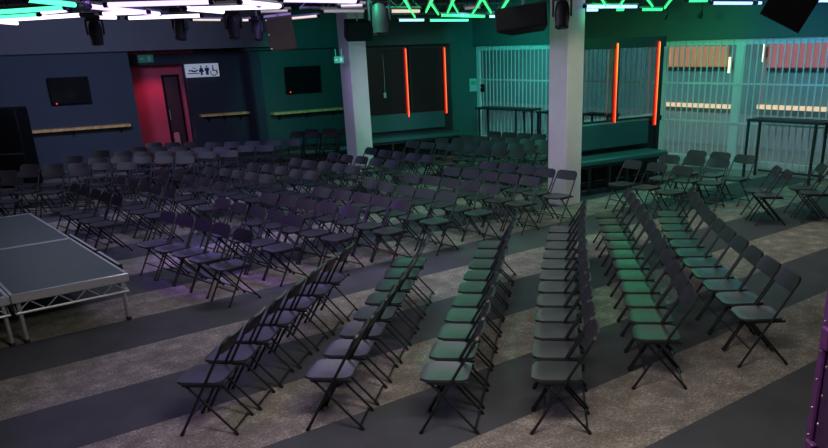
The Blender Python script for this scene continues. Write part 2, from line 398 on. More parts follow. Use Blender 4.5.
# ---- far bench with panels and neon
def bench(label, p, q, n, zs, zbk, depth, leg_ts, back_ts, base_len=None):
    """p,q: ends of the front edge; n towards the room"""
    d = (q - p); d.z = 0; L = d.length; d.normalize(); ang = math.atan2(d.y, d.x)
    t = thing('banquette_bench', label, 'bench', ((p.x + q.x) / 2, (p.y + q.y) / 2, 0), ang, 'teal wall benches')
    MB().bbox((0, depth / 2, zs - .06), (L, depth, .12), .03).build('seat', M_TEAL, t)
    b0, b1 = back_ts; c = (b0 + b1) / 2 * L - L / 2
    bm = MB(); bm.bbox((c, depth + .02, (zs + zbk) / 2 + .04), ((b1 - b0) * L, .12, zbk - zs - .08), .03); bk = bm.build('backrest', M_TEAL, t)
    fr = MB(); fr.box((0, .08, zs - .14), (L, .05, .05)); fr.box((0, depth - .08, zs - .14), (L, .05, .05)); fr.box((0, depth - .08, .10), (L, .05, .05)); fr.box((0, .08, .05), (L, .05, .05)); fr.build('frame', M_FRAME, t)
    for k in leg_ts:
        for y in (.08, depth - .08): MB().box((k * L - L / 2, y, (zs - .12) / 2), (.05, .05, zs - .12)).build('leg', M_FRAME, t)
    return t
bench('teal padded wall bench along the far panels with two neon tubes, behind left pillar', mid - dD * ((BL1 - BL0).length / 2 + .35), mid + dD * (BL1 - BL0).length / 2, nD, .69, 1.22, .56, (.03, .28, .52, .76, .97), (0, .93))
RD = 31.0; dR = D2(RD); nR = nrm(RD)
BR0, BR1 = at(584, 161.5, .69), at(669, 150.2, .69)
LBR = (BR1 - BR0).length
p_ = BR1 - dR * (LBR + .30)
bench('teal padded bench below the glass neon partition, right of the right pillar', p_, BR1, nR, .69, 1.30, .60, (.02, .20, .40, .58, .80, .96), (0, .985))
def neon(label, P, deg, px, y0, y1):
    a = on(px, y0, P, deg); b = on(px, y1, P, deg); z0 = b.z; L = a.z - b.z
    # foot of the tube below the top
    mx = (a + b) / 2
    t = thing('neon_tube', label, 'light', (mx.x, mx.y, z0), rad(deg), 'red neon tubes on the bench panels')
    MB().tube([(0, 0, .02), (0, 0, L - .02)], .020, 10).build('glass_tube', M_NEON, t)
    MB().box((0, .04, L / 2), (.075, .02, L)).build('channel', mat('red_glow_backing', (.55, .02, .015), .6), t)  # red strip colour stands in for the neon glow beside the tube
    MB().tube([(0, -.010, .03), (0, -.010, L - .03)], .014, 8).build('core', M_NEONCORE, t)
DPn = DP + nD * .12
neon('red neon tube, leftmost of four, on the far dark panels', DPn, DD, 407.3, 47.5, 118)
neon('red neon tube at the right edge of the far dark panels', DPn, DD, 445.6, 46.5, 114)
# dark mirror panels of the far partition
ztp = on(410, 46.5, DP, DD).z
for k, (x0, x1, lab) in enumerate(((364.5, 404, 'dark mirror panel left of the far red neon tubes'), (409, 444, 'dark mirror panel between the two far red neon tubes'))):
    a = on(x0, 80, DP, DD); b = on(x1, 80, DP, DD); L = (b - a).length; c = (a + b) / 2
    t = thing('wall_panel', lab, 'panel', (c.x + nD.x * .035, c.y + nD.y * .035, 0), rad(DD), 'dark mirror panels behind the far bench')
    MB().box((0, 0, (1.24 + ztp) / 2), (L - .06, .03, ztp - 1.24)).build('panel_face', mat('dark_mirror', (.020, .014, .016), .25), t)
    f_ = MB()
    for e in (-1, 1): f_.box((e * (L / 2 - .02), -.005, (1.24 + ztp) / 2), (.04, .06, ztp - 1.24))
    f_.box((0, -.005, ztp - .02), (L, .06, .05)); f_.build('frame', M_FRAME, t)
# hanging cable with tag
a = on(382.5, 54, DP + nD * .09, DD); b = on(385, 93, DP + nD * .09, DD)
t = thing('hanging_cable', 'thin pale cable with a small tag hanging over the far dark panel', 'cable', (a.x, a.y, a.z))
MB().tube([(0, 0, 0), (.01, 0, (b.z - a.z) * .5), (0, 0, b.z - a.z)], .008, 6).build('cord', mat('pale_cord', (.25, .32, .30), .6), t)
MB().bbox((0, 0, b.z - a.z - .06), (.07, .03, .13), .01).build('tag', mat('pale_tag', (.30, .45, .42), .6), t)
# small poster on the green wall
PE = wc + nD * .02; DE = DD
a = on(470.3, 79, PE, DE); b = on(475.8, 91, PE, DE); c = (a + b) / 2
t = thing('poster', 'small pale green notice on the dark wall left of the middle windows', 'poster', (c.x, c.y, c.z), rad(DE))
MB().box((0, 0, 0), (.24, .02, .36)).build('sheet', M_POSTER, t); MB().box((0, -.012, .06), (.16, .01, .12)).build('picture', mat('notice_green', (.05, .30, .20), .6), t)
# door latch box on the middle window frame
a = on(482.5, 88, Vector((WP[0], WP[1], 0)) + nW * .1, WD)
t = thing('lock_box', 'small black lock box on the left frame of the middle windows', 'lock', (a.x, a.y, a.z), angW)
MB().bbox((0, 0, 0), (.10, .10, .22), .015).build('case', M_BLACK, t); MB().tube([(0, -.05, .02), (0, -.11, .02)], .014).build('knob', M_CHROME, t)

# ---- glass neon partition above the right bench
RP = Vector((BR1.x, BR1.y, 0)) - nR * .68
r0 = on(566, 90, RP, RD); r1 = on(661.5, 90, RP, RD)
zr = (on(584, 39.5, RP, RD).z + on(660, 36.6, RP, RD).z) / 2
t = thing('glass_partition', 'dark framed glass partition with two red neon tubes, right of the right pillar', 'partition', ((r0.x + r1.x) / 2, (r0.y + r1.y) / 2, 0), rad(RD))
L = (r1 - r0).length
f_ = MB(); f_.box((0, 0, zr - .09), (L, .12, .20)); f_.box((0, 0, 1.28), (L, .10, .10)); f_.box((0, 0, .06), (L, .10, .12))
tn = [(on(px, 90, RP, RD) - r0).dot(dR) - L / 2 for px in (616.5, 658)]
for x in (-L / 2 + .04, tn[0], tn[1] + .05): f_.box((x, .03, zr / 2), (.10, .08, zr))
f_.build('frame', M_FRAME, t)
MB().box(((-L / 2 + tn[0]) / 2, .03, (1.3 + zr) / 2), (tn[0] + L / 2 - .08, .012, zr - 1.45)).build('glass_pane', M_GLASSD, t)
MB().box(((tn[0] + tn[1]) / 2, .03, (1.3 + zr) / 2), (tn[1] - tn[0] - .08, .012, zr - 1.45)).build('glass_pane', M_GLASSD, t)
MB().box((0, .03, .68), (L - .1, .03, 1.1)).build('lower_panel', M_FRAME, t)
RPn = RP + nR * .09
neon('red neon tube in the middle of the right glass partition', RPn, RD, 616, 42, 131)
neon('red neon tube at the right end of the right glass partition, rightmost of four', RPn, RD, 657.3, 40.5, 125.5)

# ---- wall shelves, screens and signs
def shelf(label, P, deg, x0, y0, x1, y1, z):
    a = on(x0, y0, P, deg); b = on(x1, y1, P, deg); L = (b - a).length; c = (a + b) / 2
    t = thing('wall_shelf', label, 'shelf', (c.x, c.y, z), rad(deg), 'oak drink shelves')
    MB().bbox((0, -.14, 0), (L, .28, .075), .008).build('board', M_WOOD, t)
    for e in (-1, 0, 1):
        MB().prism([(0, -.04), (-.20, -.04), (0, -.22)], -.015, .015, lambda a_, b_, d_, e=e: (e * (L / 2 - .25) + d_, a_, b_)).build('bracket', M_FRAME, t)
shelf('long oak drink shelf on the left wall under the black television', AP, AD, 12, 133, 130, 126, 1.07)
shelf('short oak drink shelf right of the pink doorway under the toilet sign', BP, BD, 199.5, 116, 247.5, 113.5, 1.07)
shelf('oak drink shelf on the dark green wall left of the left pillar', CP, CD, 270.5, 115, 339.5, 109.5, 1.07)
def tv(label, P, deg, x0, y0, x1, y1, tilt, off=.16, dot=None):
    a = on(x0, y0, P, deg); b = on(x1, y1, P, deg); c = (a + b) / 2; n = nrm(deg)
    wd = abs((b - a).dot(D2(deg))); ht = abs(a.z - b.z)
    t = thing('television', label, 'television', (c.x + n.x * off, c.y + n.y * off, c.z), rad(deg), 'wall televisions')
    R = Matrix.Rotation(tilt, 3, 'X')
    MB().bbox((0, 0, 0), (wd, .06, ht), .012, 0, R).build('bezel', M_BLACK, t)
    MB().box(R @ Vector((0, -.033, .01)), (wd - .04, .006, ht - .06), 0, R).build('screen', M_BLACKGLOSS, t)
    MB().box((0, off / 2 + .012, 0), (.30, off - .03, .25)).build('wall_bracket', M_BLACK, t)
    MB().box(R @ Vector((-wd / 2 + .12, -.034, -ht / 2 + .03)), (.03, .02, .03), 0, R).build('standby_light', M_REDLED, t)
tv('black wall television on the navy left wall above the long shelf', AP, AD, 46, 78, 92, 102.5, rad(6))
tv('black wall television on the dark green wall left of the left pillar', CP, CD, 282, 67, 319.5, 91, rad(5))
# toilet sign with pictograms, hung out from the wall
nB = nrm(BD)
P = Vector((BP[0], BP[1], 0)) + nB * .12
a = on(184, 64, P, BD); b = on(219.7, 76.6, P, BD); c = (a + b) / 2; wd = (b - a).dot(dB); ht = abs(on(200, 63.5, P, BD).z - on(200, 77, P, BD).z)
t = thing('toilet_sign', 'white toilet sign with dark pictograms right of the pink doorway', 'sign', (c.x, c.y, c.z), rad(BD))
MB().bbox((0, 0, 0), (wd, .05, ht), .008).build('board', M_WHITESIGN, t)
def pict(kind, x):
    w = MB(); y = -.03; h = ht * .68; z0 = -h / 2
    def disc(cx, cz, r): w.prism([(cx + r * math.cos(k * PI / 8), cz + r * math.sin(k * PI / 8)) for k in range(16)], y - .004, y + .004, lambda a_, b_, d_: (x + a_, d_, b_))
    def poly(pl): w.prism(pl, y - .004, y + .004, lambda a_, b_, d_: (x + a_, d_, b_))
    if kind == 'man':
        disc(0, z0 + h * .92, h * .09); poly([(-.065, z0 + h * .78), (-.065, z0 + h * .42), (-.04, z0 + h * .42), (-.04, z0), (.04, z0), (.04, z0 + h * .42), (.065, z0 + h * .42), (.065, z0 + h * .78)])
    elif kind == 'woman':
        disc(0, z0 + h * .92, h * .09); poly([(-.035, z0 + h * .78), (-.085, z0 + h * .34), (-.03, z0 + h * .34), (-.03, z0), (.03, z0), (.03, z0 + h * .34), (.085, z0 + h * .34), (.035, z0 + h * .78)])
    elif kind == 'chair':
        disc(-.01, z0 + h * .92, h * .09); poly([(-.03, z0 + h * .78), (-.03, z0 + h * .40), (.07, z0 + h * .40), (.10, z0 + h * .10), (.135, z0 + h * .12), (.10, z0 + h * .50), (.015, z0 + h * .50), (.015, z0 + h * .78)])
        pr = [(.0 + .10 * math.cos(k * PI / 10), z0 + h * .24 + .10 * math.sin(k * PI / 10)) for k in range(8, 20)]; pi_ = [(.0 + .078 * math.cos(k * PI / 10), z0 + h * .24 + .078 * math.sin(k * PI / 10)) for k in range(19, 7, -1)]
        for k in range(11): poly([pr[k], pr[k + 1], pi_[10 - k], pi_[11 - k]])
    else:   # baby lying on a changing mat
        disc(-.10, z0 + h * .52, h * .10); poly([(-.06, z0 + h * .62), (.05, z0 + h * .50), (.14, z0 + h * .62), (.16, z0 + h * .54), (.05, z0 + h * .32), (-.06, z0 + h * .40)])
        poly([(-.17, z0 + h * .26), (-.15, z0 + h * .16), (.17, z0 + h * .16), (.19, z0 + h * .26)]); poly([(-.02, z0 + h * .80), (.0, z0 + h * .86), (.10, z0 + h * .74), (.08, z0 + h * .68)])
    w.build('pictogram', M_SIGNINK, t)
for kd, fx in (('baby', -.27), ('woman', -.03), ('man', .14), ('chair', .33)): pict(kd, fx * wd)
def exit_sign(label, P, deg, x0, y0, x1, y1, face):
    a = on(x0, y0, P, deg); b = on(x1, y1, P, deg); c = (a + b) / 2; wd = abs((b - a).dot(D2(deg))); ht = abs(a.z - b.z)
    t = thing('exit_sign', label, 'sign', (c.x, c.y, c.z), rad(deg), 'green exit signs')
    MB().bbox((0, 0, 0), (wd, .07, ht), .012).build('case', face, t)
    mk = M_EXITW if face is M_EXITG else mat('exit_dim_mark', (.1, .25, .22), .5, emit=(.1, .5, .4), estr=.12)
    k = ht * .36; y = -.038
    MB().box((wd * .22, y, 0), (ht * .34, .006, ht * .62)).build('door_symbol', mk, t); w = MB(); w.prism([(-k, -.2 * k), (-k, .2 * k), (-.3 * k, .2 * k), (-.3 * k, .6 * k), (.4 * k, 0), (-.3 * k, -.6 * k), (-.3 * k, -.2 * k)], y - .003, y + .003, lambda a_, b_, d_: (a_ - wd * .2, d_, b_))
    w.build('arrow_symbol', mk, t)
    return t, wd, ht
exit_sign('dim green exit sign above the pink doorway', Vector((BP[0], BP[1], 0)) + nB * .06, BD, 137, 55, 154, 62.5, M_EXITDIM)
Pp = Vector((PLx.x, PLx.y, 0)) + D2(39 + 180) * .3
t, wd, ht = exit_sign('bright green hanging exit sign left of the left pillar', aty(338, 58, 19.0), 8, 333.8, 56.5, 344, 63, M_EXITG)
f_ = MB()
for e in (-1, 1): f_.tube([(e * wd * .3, 0, ht / 2), (e * wd * .3, 0, ht / 2 + .16)], .012, 6)
f_.build('hanger', M_EXITG, t)

# big black box at the left edge
p0 = aty(31, 150, 18.6)
zt = aty(27, 108, 18.6).z
t = thing('speaker_cabinet', 'large black cabinet standing in front of left wall, at the left edge', 'cabinet', (p0.x - .93, 18.9, 0), rad(6))
MB().bbox((0, 0, zt / 2), (1.45, .7, zt), .03).build('body', M_BLACK, t)
MB().box((0, -.355, zt * .70), (1.3, .02, zt * .48)).build('upper_grille', M_GRILLE, t); MB().box((0, -.355, zt * .24), (1.3, .02, zt * .36)).build('lower_grille', M_GRILLE, t)
MB().box((0, -.36, zt * .44), (1.40, .03, .03)).build('trim_strip', mat('dark_strip', (.05, .05, .07), .5), t)

# ------------------------------------------------------------------ bar tables by the windows
def bar_table(label, p, q, z, depth, legs, n):
    d = q - p; d.z = 0; L = d.length; d.normalize(); ang = math.atan2(d.y, d.x); c = (p + q) / 2
    # local +y leads away from the room
    s = 1 if Vector((-d.y, d.x, 0)).dot(n) < 0 else -1
    t = thing('bar_table', label, 'table', (c.x, c.y, 0), ang, 'black bar tables by the windows')
    MB().bbox((0, s * depth / 2, z - .025), (L, depth, .05), .008).build('tabletop', M_FRAME, t)
    for k in legs:
        for y in (.04, depth - .04): MB().box((k * L - L / 2, s * y, (z - .05) / 2), (.045, .045, z - .05)).build('leg', M_FRAME, t)
    MB().box((0, s * (depth - .04), .12), (L * (legs[-1] - legs[0]), .04, .04), 0).build('foot_rail', M_FRAME, t)
Pt = Vector((WP[0], WP[1], 0)) + nW * .80
l0, l1 = on(746.5, 120.3, Pt, WD), on(824, 121.3, Pt, WD); zt_ = (l0.z + l1.z) / 2
l0.z = l1.z = 0
bar_table('black bar table in front of the rightmost windows', l0, l1, zt_, .55, (.02, .90), nW)
# stands nearer the glass on the same line
a, b = at(475, 107.3, 1.15), at(533, 109, 1.15)
bar_table('black bar table in front of the middle windows, right of the notice', a, b, 1.15, .5, (.06, .70, .97), nW)
bar_table('shorter black bar table partly behind the right pillar', at(535.5, 111.3, 1.1), at(551, 112.2, 1.1), 1.1, .5, (.1, .9), nW)
tp = on(594, 114, Vector((WP[0], WP[1], 0)) + nW * .75, WD)
bar_table('small black bar table seen through the left pane of the glass partition', tp - dW * .45, tp + dW * .45, tp.z, .45, (.06, .94), nW)
cb = at(826, 180)
t = thing('bar_counter', 'black counter end at right edge beside the bar table', 'counter', (cb.x + .75, cb.y - .1, 0), angW)
zt_ = 1.16
MB().bbox((0, 0, zt_ / 2), (.8, .6, zt_), .01).build('body', M_BLACK, t); MB().bbox((0, 0, zt_ + .02), (.86, .66, .05), .01).build('worktop', M_FRAME, t)

# ------------------------------------------------------------------ stage decks
ZS = .56
A_, B_, C_ = at(128.5, 273.2, ZS), at(6, 297, ZS), at(47, 240, ZS)
u_ = (B_ - A_).normalized()                       # short side
v_ = Vector((-u_.y, u_.x, 0)); v_ = v_ if v_.dot(C_ - A_) > 0 else -v_
WDK, LDK = 1.22, 2.46
def deck(label, c, full_truss):
    t = thing('stage_deck', label, 'stage deck', (c.x, c.y, 0), math.atan2(u_.y, u_.x), 'stage decks')
    s = 1 if Vector((-u_.y, u_.x, 0)).dot(v_) > 0 else -1
    W, L = WDK, LDK * s
    g = .008
    MB().bbox((W / 2, L / 2, ZS - .012), (W - .07, abs(L) - .07, .024), .003).build('deck_board', M_DECK, t)
    f_ = MB()
    for (cx, cy, sx, sy) in ((W / 2, .02 * s, W - g, .04), (W / 2, L - .02 * s, W - g, .04), (.02, L / 2, .04, abs(L) - g), (W - .02, L / 2, .04, abs(L) - g)):
        f_.bbox((cx, cy, ZS - .045), (sx, sy, .095), .006)
    f_.build('frame', M_ALU, t)
    lip = MB()
    for (cx, cy, sx, sy) in ((W / 2, .024 * s, W - .06, .018), (.024, L / 2, .018, abs(L) - .06)): lip.box((cx, cy, ZS - .001), (sx, sy, .006))
    lip.build('edge_strip', M_BLKRUBBER, t)
    tr = MB(); zb_ = ZS - .21
    def lattice(p, q):
        p = Vector(p); q = Vector(q); n = max(4, round((q - p).length / .15)); n += n % 2
        tr.tube([p, q], .016, 6)
        for k in range(n):
            a = p.lerp(q, k / n); b = p.lerp(q, (k + 1) / n)
            a.z, b.z = (zb_, ZS - .09) if k % 2 == 0 else (ZS - .09, zb_)
            tr.tube([a, b], .008, 5)
    lattice((.03, .03 * s, zb_), (W - .03, .03 * s, zb_)); lattice((.03, .03 * s, zb_), (.03, L - .03 * s, zb_))
    lattice((W - .03, .03 * s, zb_), (W - .03, L - .03 * s, zb_)); lattice((.03, L - .03 * s, zb_), (W - .03, L - .03 * s, zb_))
    tr.build('truss_rail', M_ALU, t)
    for (x, y) in ((.07, .07 * s), (W - .07, .07 * s), (.07, L - .07 * s), (W - .07, L - .07 * s)):
        ox = -.06 if x < W / 2 else .06
        lg = MB().tube([(x, y, ZS - .09), (x + ox * .0, y, .03)], .024, 10).build('leg', M_ALU, t)
        MB().lathe([(.03, 0), (.03, .03), (.025, .04)], (x, y, 0), (0, 0, 1), 10).build('foot', M_BLKRUBBER, lg)
    return t
deck('green-grey stage deck nearest the chairs, with truss edge and front right corner leg', A_, True)
deck('green-grey stage deck behind the corner deck, beside the left chair block', A_ + v_ * (LDK + .006), True)
deck('green-grey stage deck at the left picture edge, beside the corner deck', A_ + u_ * (WDK + .006), True)
deck('green-grey stage deck farthest back, at the left edge of the photo', A_ + u_ * (WDK + .006) + v_ * (LDK + .006), True)
# black clamp rail with pale lip along the right edge of the stage
for k, (p0, p1, lab) in enumerate((((53, 239.5), (88, 254), 'black edge rail on right side of the stage, farther of two'), ((91, 255.5), (119, 267), 'black edge rail on right side of the stage, nearer the corner'))):
    a = at(*p0, ZS - .03); b = at(*p1, ZS - .03); d = (b - a).normalized(); ta_, tb_ = (a - A_).dot(v_), (b - A_).dot(v_); a = A_ + v_ * ta_; b = A_ + v_ * tb_; d = v_; c = (a + b) / 2 - u_ * .045
    t = thing('edge_rail', lab, 'rail', (c.x, c.y, ZS - .034), math.atan2(d.y, d.x), 'stage edge rails')
    MB().bbox((0, 0, 0), ((b - a).length, .07, .07), .008).build('rail_body', M_BLKRUBBER, t)
    MB().box((0, 0, .037), ((b - a).length, .03, .006)).build('pale_strip', M_ALU, t)

# ------------------------------------------------------------------ folding chairs
HWC = .205
def post_y(z): return .21 - .485 * z / .84           # the long front tube runs from front foot to the top of the back
def make_chair(name):
    root = thing(name, 'chair', 'chair')
    # seat
    def wseat(v):     # v runs from back edge (-.175) to front edge (.215)
        f_, r_ = .215 - v, v + .175
        wd = .195 - .012 * max(0, min(1, f_ / .39))
        if f_ < .10: wd -= .10 - math.sqrt(max(0, .10 ** 2 - (.10 - f_) ** 2))
        if r_ < .06: wd -= .06 - math.sqrt(max(0, .06 ** 2 - (.06 - r_) ** 2))
        return wd
    vs = [-.175, -.172, -.162, -.145, -.12, -.09, -.03, .03, .09, .125, .15, .17, .187, .20, .209, .215]
    def fseat(x, v):
        z = .455 - .010 * math.cos(max(-1, min(1, x / .2)) * PI / 2) * math.cos((v - .0) / .21 * PI / 2 * .9)
        if v > .15: z -= (v - .15) ** 2 * 2.2
        return (x, v, z), (0, 0, 1)
    MB().plate([(v, wseat(v)) for v in vs], fseat, .022, 12).build('seat', M_SEAT, root)
    # backrest: a curved rounded panel between the two tubes
    d = Vector((0, -.485, .84)).normalized(); nf = Vector((0, d.z, -d.y))
    z0, z1 = .706, .844; hh = (z1 - z0) / d.z
    def wback(v):
        t_, b_ = hh - v, v; wd = .208
        if t_ < .08: wd -= .08 - math.sqrt(max(0, .08 ** 2 - (.08 - t_) ** 2))
        if b_ < .045: wd -= .045 - math.sqrt(max(0, .045 ** 2 - (.045 - b_) ** 2))
        return wd
    vb = [0, .004, .012, .025, .045, hh - .08, hh - .062, hh - .045, hh - .028, hh - .014, hh - .005, hh]
    def fback(x, v):
        p = Vector((x, post_y(z0), z0)) + d * v; p += nf * (-.022 * (1 - (x / .21) ** 2)) + nf * .004
        n = (nf + Vector((-x / .21 * .2, 0, 0))).normalized()
        return p, n
    MB().plate([(v, wback(v)) for v in vb], fback, .020, 12).build('backrest', M_PLASTIC, root)
    for s in (-1, 1):
        # long front leg that carries the back
        MB().tube([(s * HWC, post_y(0), 0), (s * HWC, post_y(.03), .03), (s * HWC, post_y(.031), .031), (s * HWC, post_y(.60), .60), (s * (HWC - .008), post_y(.80), .80)], .0115, 8, [.0155, .0155, .0115, .0115, .0115]).build('leg', M_TUBE, root)
        MB().tube([(s * (HWC - .03), -.25, 0), (s * (HWC - .03), -.233, .03), (s * (HWC - .03), -.2325, .031), (s * (HWC - .03), .10, .41), (s * (HWC - .03), .15, .442)], .0105, 8, [.0145, .0145, .0105, .0105, .0105]).build('leg', M_TUBE, root)
    MB().tube([(-HWC, post_y(.17), .17), (HWC, post_y(.17), .17)], .008, 6).build('crossbar', M_TUBE, root)
    MB().tube([(-HWC + .03, -.225, .045), (HWC - .03, -.225, .045)], .008, 6).build('crossbar', M_TUBE, root)
    for s in (-1, 1):
        br = MB(); br.box((s * (HWC - .016), -.02, .437), (.012, .32, .022)); br.tube([(s * (HWC + .010), post_y(.442), .442), (s * (HWC + .017), post_y(.442), .442)], .009, 8)
        br.build('seat_bracket', M_TUBE, root)
    return root
PROTO = make_chair('folding_chair'); PROTO_USED = [False]
KIDS = list(PROTO.children)
def place(x, y, yaw, label, group):
    if not PROTO_USED[0]: r = PROTO; PROTO_USED[0] = True
    else:
        r = PROTO.copy(); COL.objects.link(r)
        for k in KIDS:
            c = k.copy(); COL.objects.link(c); c.parent = r
    r.location = (x, y, 0); r.rotation_euler = (0, 0, yaw - PI / 2); r['label'] = label; r['category'] = 'chair'; r['group'] = group
    return r
def fit(P, deg=2):
    """smooth a measured row: least squares polynomial of order deg over the index"""
    n = len(P); deg = min(deg, n - 1); A = [[sum((i ** (a + b)) for i in range(n)) for b in range(deg + 1)] for a in range(deg + 1)]
    M = Matrix([[float(v) for v in r] for r in A]) if deg == 2 else None
    out = []
    for ax in (0, 1):
        rhs = [sum(P[i][ax] * i ** a for i in range(n)) for a in range(deg + 1)]
        # gaussian elimination
        a_ = [row[:] + [rhs[k]] for k, row in enumerate(A)]; m = deg + 1
        for k in range(m):
            pv = max(range(k, m), key=lambda r: abs(a_[r][k])); a_[k], a_[pv] = a_[pv], a_[k]
            for r in range(m):
                if r != k:
                    f_ = a_[r][k] / a_[k][k]; a_[r] = [p - f_ * q for p, q in zip(a_[r], a_[k])]
        out.append([a_[k][m] / a_[k][k] for k in range(m)])
    return [(sum(out[0][k] * i ** k for k in range(deg + 1)), sum(out[1][k] * i ** k for k in range(deg + 1))) for i in range(n)]
def space(P, gap):
    """keep neighbours of a row at least gap apart (pushed along the row)"""
    P = [Vector((p[0], p[1], 0)) for p in P]; n = len(P)
    for _ in range(60):
        for i in range(n - 1):
            d = P[i + 1] - P[i]; l = d.length
            if l < gap:
                s = d / l * (gap - l) / 2; P[i] -= s; P[i + 1] += s
    return P
GAP = .447

# --- six long rows running away from the camera: measured at the front of the seats (first = nearest)
SEAT = [
 [(179, 378.6), (207, 357), (230, 338.5), (252, 322), (270, 308), (287, 296), (302, 285)],
 [(305, 374.7), (324, 353), (340, 332.6), (353, 315.7), (366.4, 302.4), (374.9, 289), (384.5, 275.9), (391.8, 265)],
 [(418, 374.4), (423.8, 354.5), (431.4, 334.7), (439, 317), (446.6, 302.4), (455.6, 289.4), (460.9, 277.3), (466.9, 265.7), (471.3, 256), (472.5, 245.9)],
 [(531, 370), (531, 349.6), (534, 331.4), (534, 314.9), (533.6, 299.5), (535.3, 287.4), (538.9, 276.8), (540.8, 265.2), (543.2, 255.6), (545.4, 245.9), (546, 238.2), (546, 231.4)],
 [(632.5, 327.5), (629.8, 312.3), (625.3, 298.6), (622, 287.5), (616, 275.5), (613.8, 265), (611.9, 254.5), (609.5, 245.4), (604.9, 237), (602, 230), (599.8, 222), (595.7, 217)],
 [(731.7, 311), (719, 295.8), (708, 283.4), (697, 271.4), (687.6, 261.6), (677.8, 252), (670.6, 242.5), (665.7, 235), (663.3, 228), (662, 220.7), (659.7, 214.7)],
]
LAT = [.17, .12, .09, .04, .0, -.03]
FWD = [.205, .205, .252, .226, .205, .195]
TURN = [5, 3, 0, 0, 0, 0]
ROWNAME = ['leftmost', 'second from left', 'third from left', 'fourth from left', 'fifth from left', 'rightmost']
for ri, pts in enumerate(SEAT):
    P = [at(x, y, .460) for x, y in pts]
    P = fit([(p.x, p.y) for p in P], 2); P = space(P, GAP if ri else .46)
    n = len(P)
    for i, p in enumerate(P):
        d = (P[min(i + 1, n - 1)] - P[max(i - 1, 0)]).normalized(); yaw = math.atan2(d.y, d.x) + PI / 2
        yaw += rad(random.uniform(-1.0, 1.0) + TURN[ri])
        f_ = Vector((math.cos(yaw), math.sin(yaw), 0)); l_ = Vector((-f_.y, f_.x, 0))
        c = p - f_ * FWD[ri] - l_ * LAT[ri]
        place(c.x, c.y, yaw, 'black folding chair, %s from the near end of the %s long row' % (ORD[i] if i else 'first', ROWNAME[ri]), 'folding chairs in the six long front rows')

# --- blocks of five in the middle, measured at the top of the backrest (first = left end)
def block(rows, labelf, group, z=.835, yaw_fix=None, deg=1):
    for ri, pts in enumerate(rows):
        P = [at(x, y, z) for x, y in pts]
        if len(P) > 2 and deg: Q = fit([(p.x, p.y) for p in P], min(2, len(P) - 1)); P = [(p.x * .6 + q[0] * .4, p.y * .6 + q[1] * .4) for p, q in zip(P, Q)]
        P = space(P, GAP); n = len(P)
        for i, p in enumerate(P):
            if yaw_fix is None:
                d = (P[-1] - P[0]).normalized(); yaw = math.atan2(d.y, d.x) - PI / 2
            else: yaw = yaw_fix
            yaw += rad(random.uniform(-1.4, 1.4)); f_ = Vector((math.cos(yaw), math.sin(yaw), 0))
            c = p + f_ * .275 + f_ * random.uniform(-.012, .012)
            place(c.x, c.y, yaw, labelf(ri, i), group)
LEFTB = [
 [(77.2, 184.5), (87.1, 187.2), (98, 190), (108.9, 193.2), (119.7, 196.3)],
 [(123.5, 176.7), (136.5, 180), (147.9, 182.8), (158.3, 185.6), (172.4, 189)],
 [(168, 171.6), (179.7, 172.9), (191.5, 174.9), (206.9, 178), (222.3, 182.5)],
 [(214.5, 167.8), (227, 168.7), (239.4, 170.7), (252.4, 172.6), (267.5, 175)],
 [(256, 163.5), (268.7, 164.5), (283.2, 167.2), (298, 170), (313.3, 171.6)],
 [(298.2, 158.6), (311.9, 161), (325.3, 162.2), (339.8, 163.5), (354.3, 166.2)],
 [(335, 152.6), (348.9, 155.4), (362.5, 156.6), (377, 158.6), (392.4, 160.8)],
 [(371.5, 148), (386, 150.3), (400.5, 152), (414, 154), (429, 155.4)]]
RIGHTB = [
 [(171.6, 212.8), (187.6, 215.5), (205, 219.5), (222.5, 224.3), (245.5, 230)],
 [(224, 198.7), (242.6, 203.3), (259.7, 207.6), (276.9, 210.9), (296.8, 215)],
 [(271.4, 193.8), (290.5, 196.5), (308.5, 199.5), (328.7, 202.3), (351.5, 206.3)],
 [(325.5, 188), (343.7, 190.3), (363.5, 193.2), (383.5, 196.5), (402.6, 200.8)],
 [(371.8, 179.5), (388.8, 182.7), (407.9, 186.2), (428, 188.8), (449, 192.5)],
 [(415, 174.6), (432.3, 176.4), (451.6, 178.7), (471.4, 181.5), (492, 184.8)],
 [(454, 167.6), (472.5, 169.9), (490.9, 172.2), (511.6, 174.5), (531, 176.8)],
 [(489.7, 161.8), (509.3, 163.6), (528.8, 166), (547.2, 168.7), (568, 170.5)]]
POS5 = ['left end', 'second from left', 'middle', 'second from right', 'right end']
block(LEFTB, lambda r, i: 'black folding chair, %s of the %s five-chair row from stage, farther centre block' % (POS5[i], ORD[r]), 'folding chairs in the farther centre block')
block(RIGHTB, lambda r, i: 'black folding chair, %s of the %s five-chair row from stage, nearer centre block' % (POS5[i], ORD[r]), 'folding chairs in the nearer centre block')
BACKM = [
 [(415.6, 141.4), (428.5, 142.3), (442.8, 142.9), (455.9, 144.8), (470.4, 145.4), (485, 147.7), (500.6, 149.1), (518.4, 150.3)],
 [(445.4, 138.4), (459, 138.9), (472.5, 140.3), (486, 140.8), (501.4, 142.5), (517.5, 143.5), (533.2, 145), (546, 146.9)],
 [(469.6, 135.5), (484, 136.6), (499, 136.9), (512.4, 137.8), (527.5, 139), (542, 140)],
 [(496, 131.7), (510, 132.6), (524.7, 133.4), (538.6, 134.2)]]
block(BACKM, lambda r, i: 'black folding chair, %s from left in %s back row before the middle windows' % (ORD[i], ['nearest', 'second nearest', 'third nearest', 'farthest'][r]), 'folding chairs in the back rows by the middle windows')
BACKR = [[(634.5, 160.5), (658.6, 163.2), (684, 166.8)], [(670.7, 155.2), (695.7, 157), (719.8, 158.8)], [(698.4, 150.7), (721.6, 152.5), (746.6, 155.2)]]
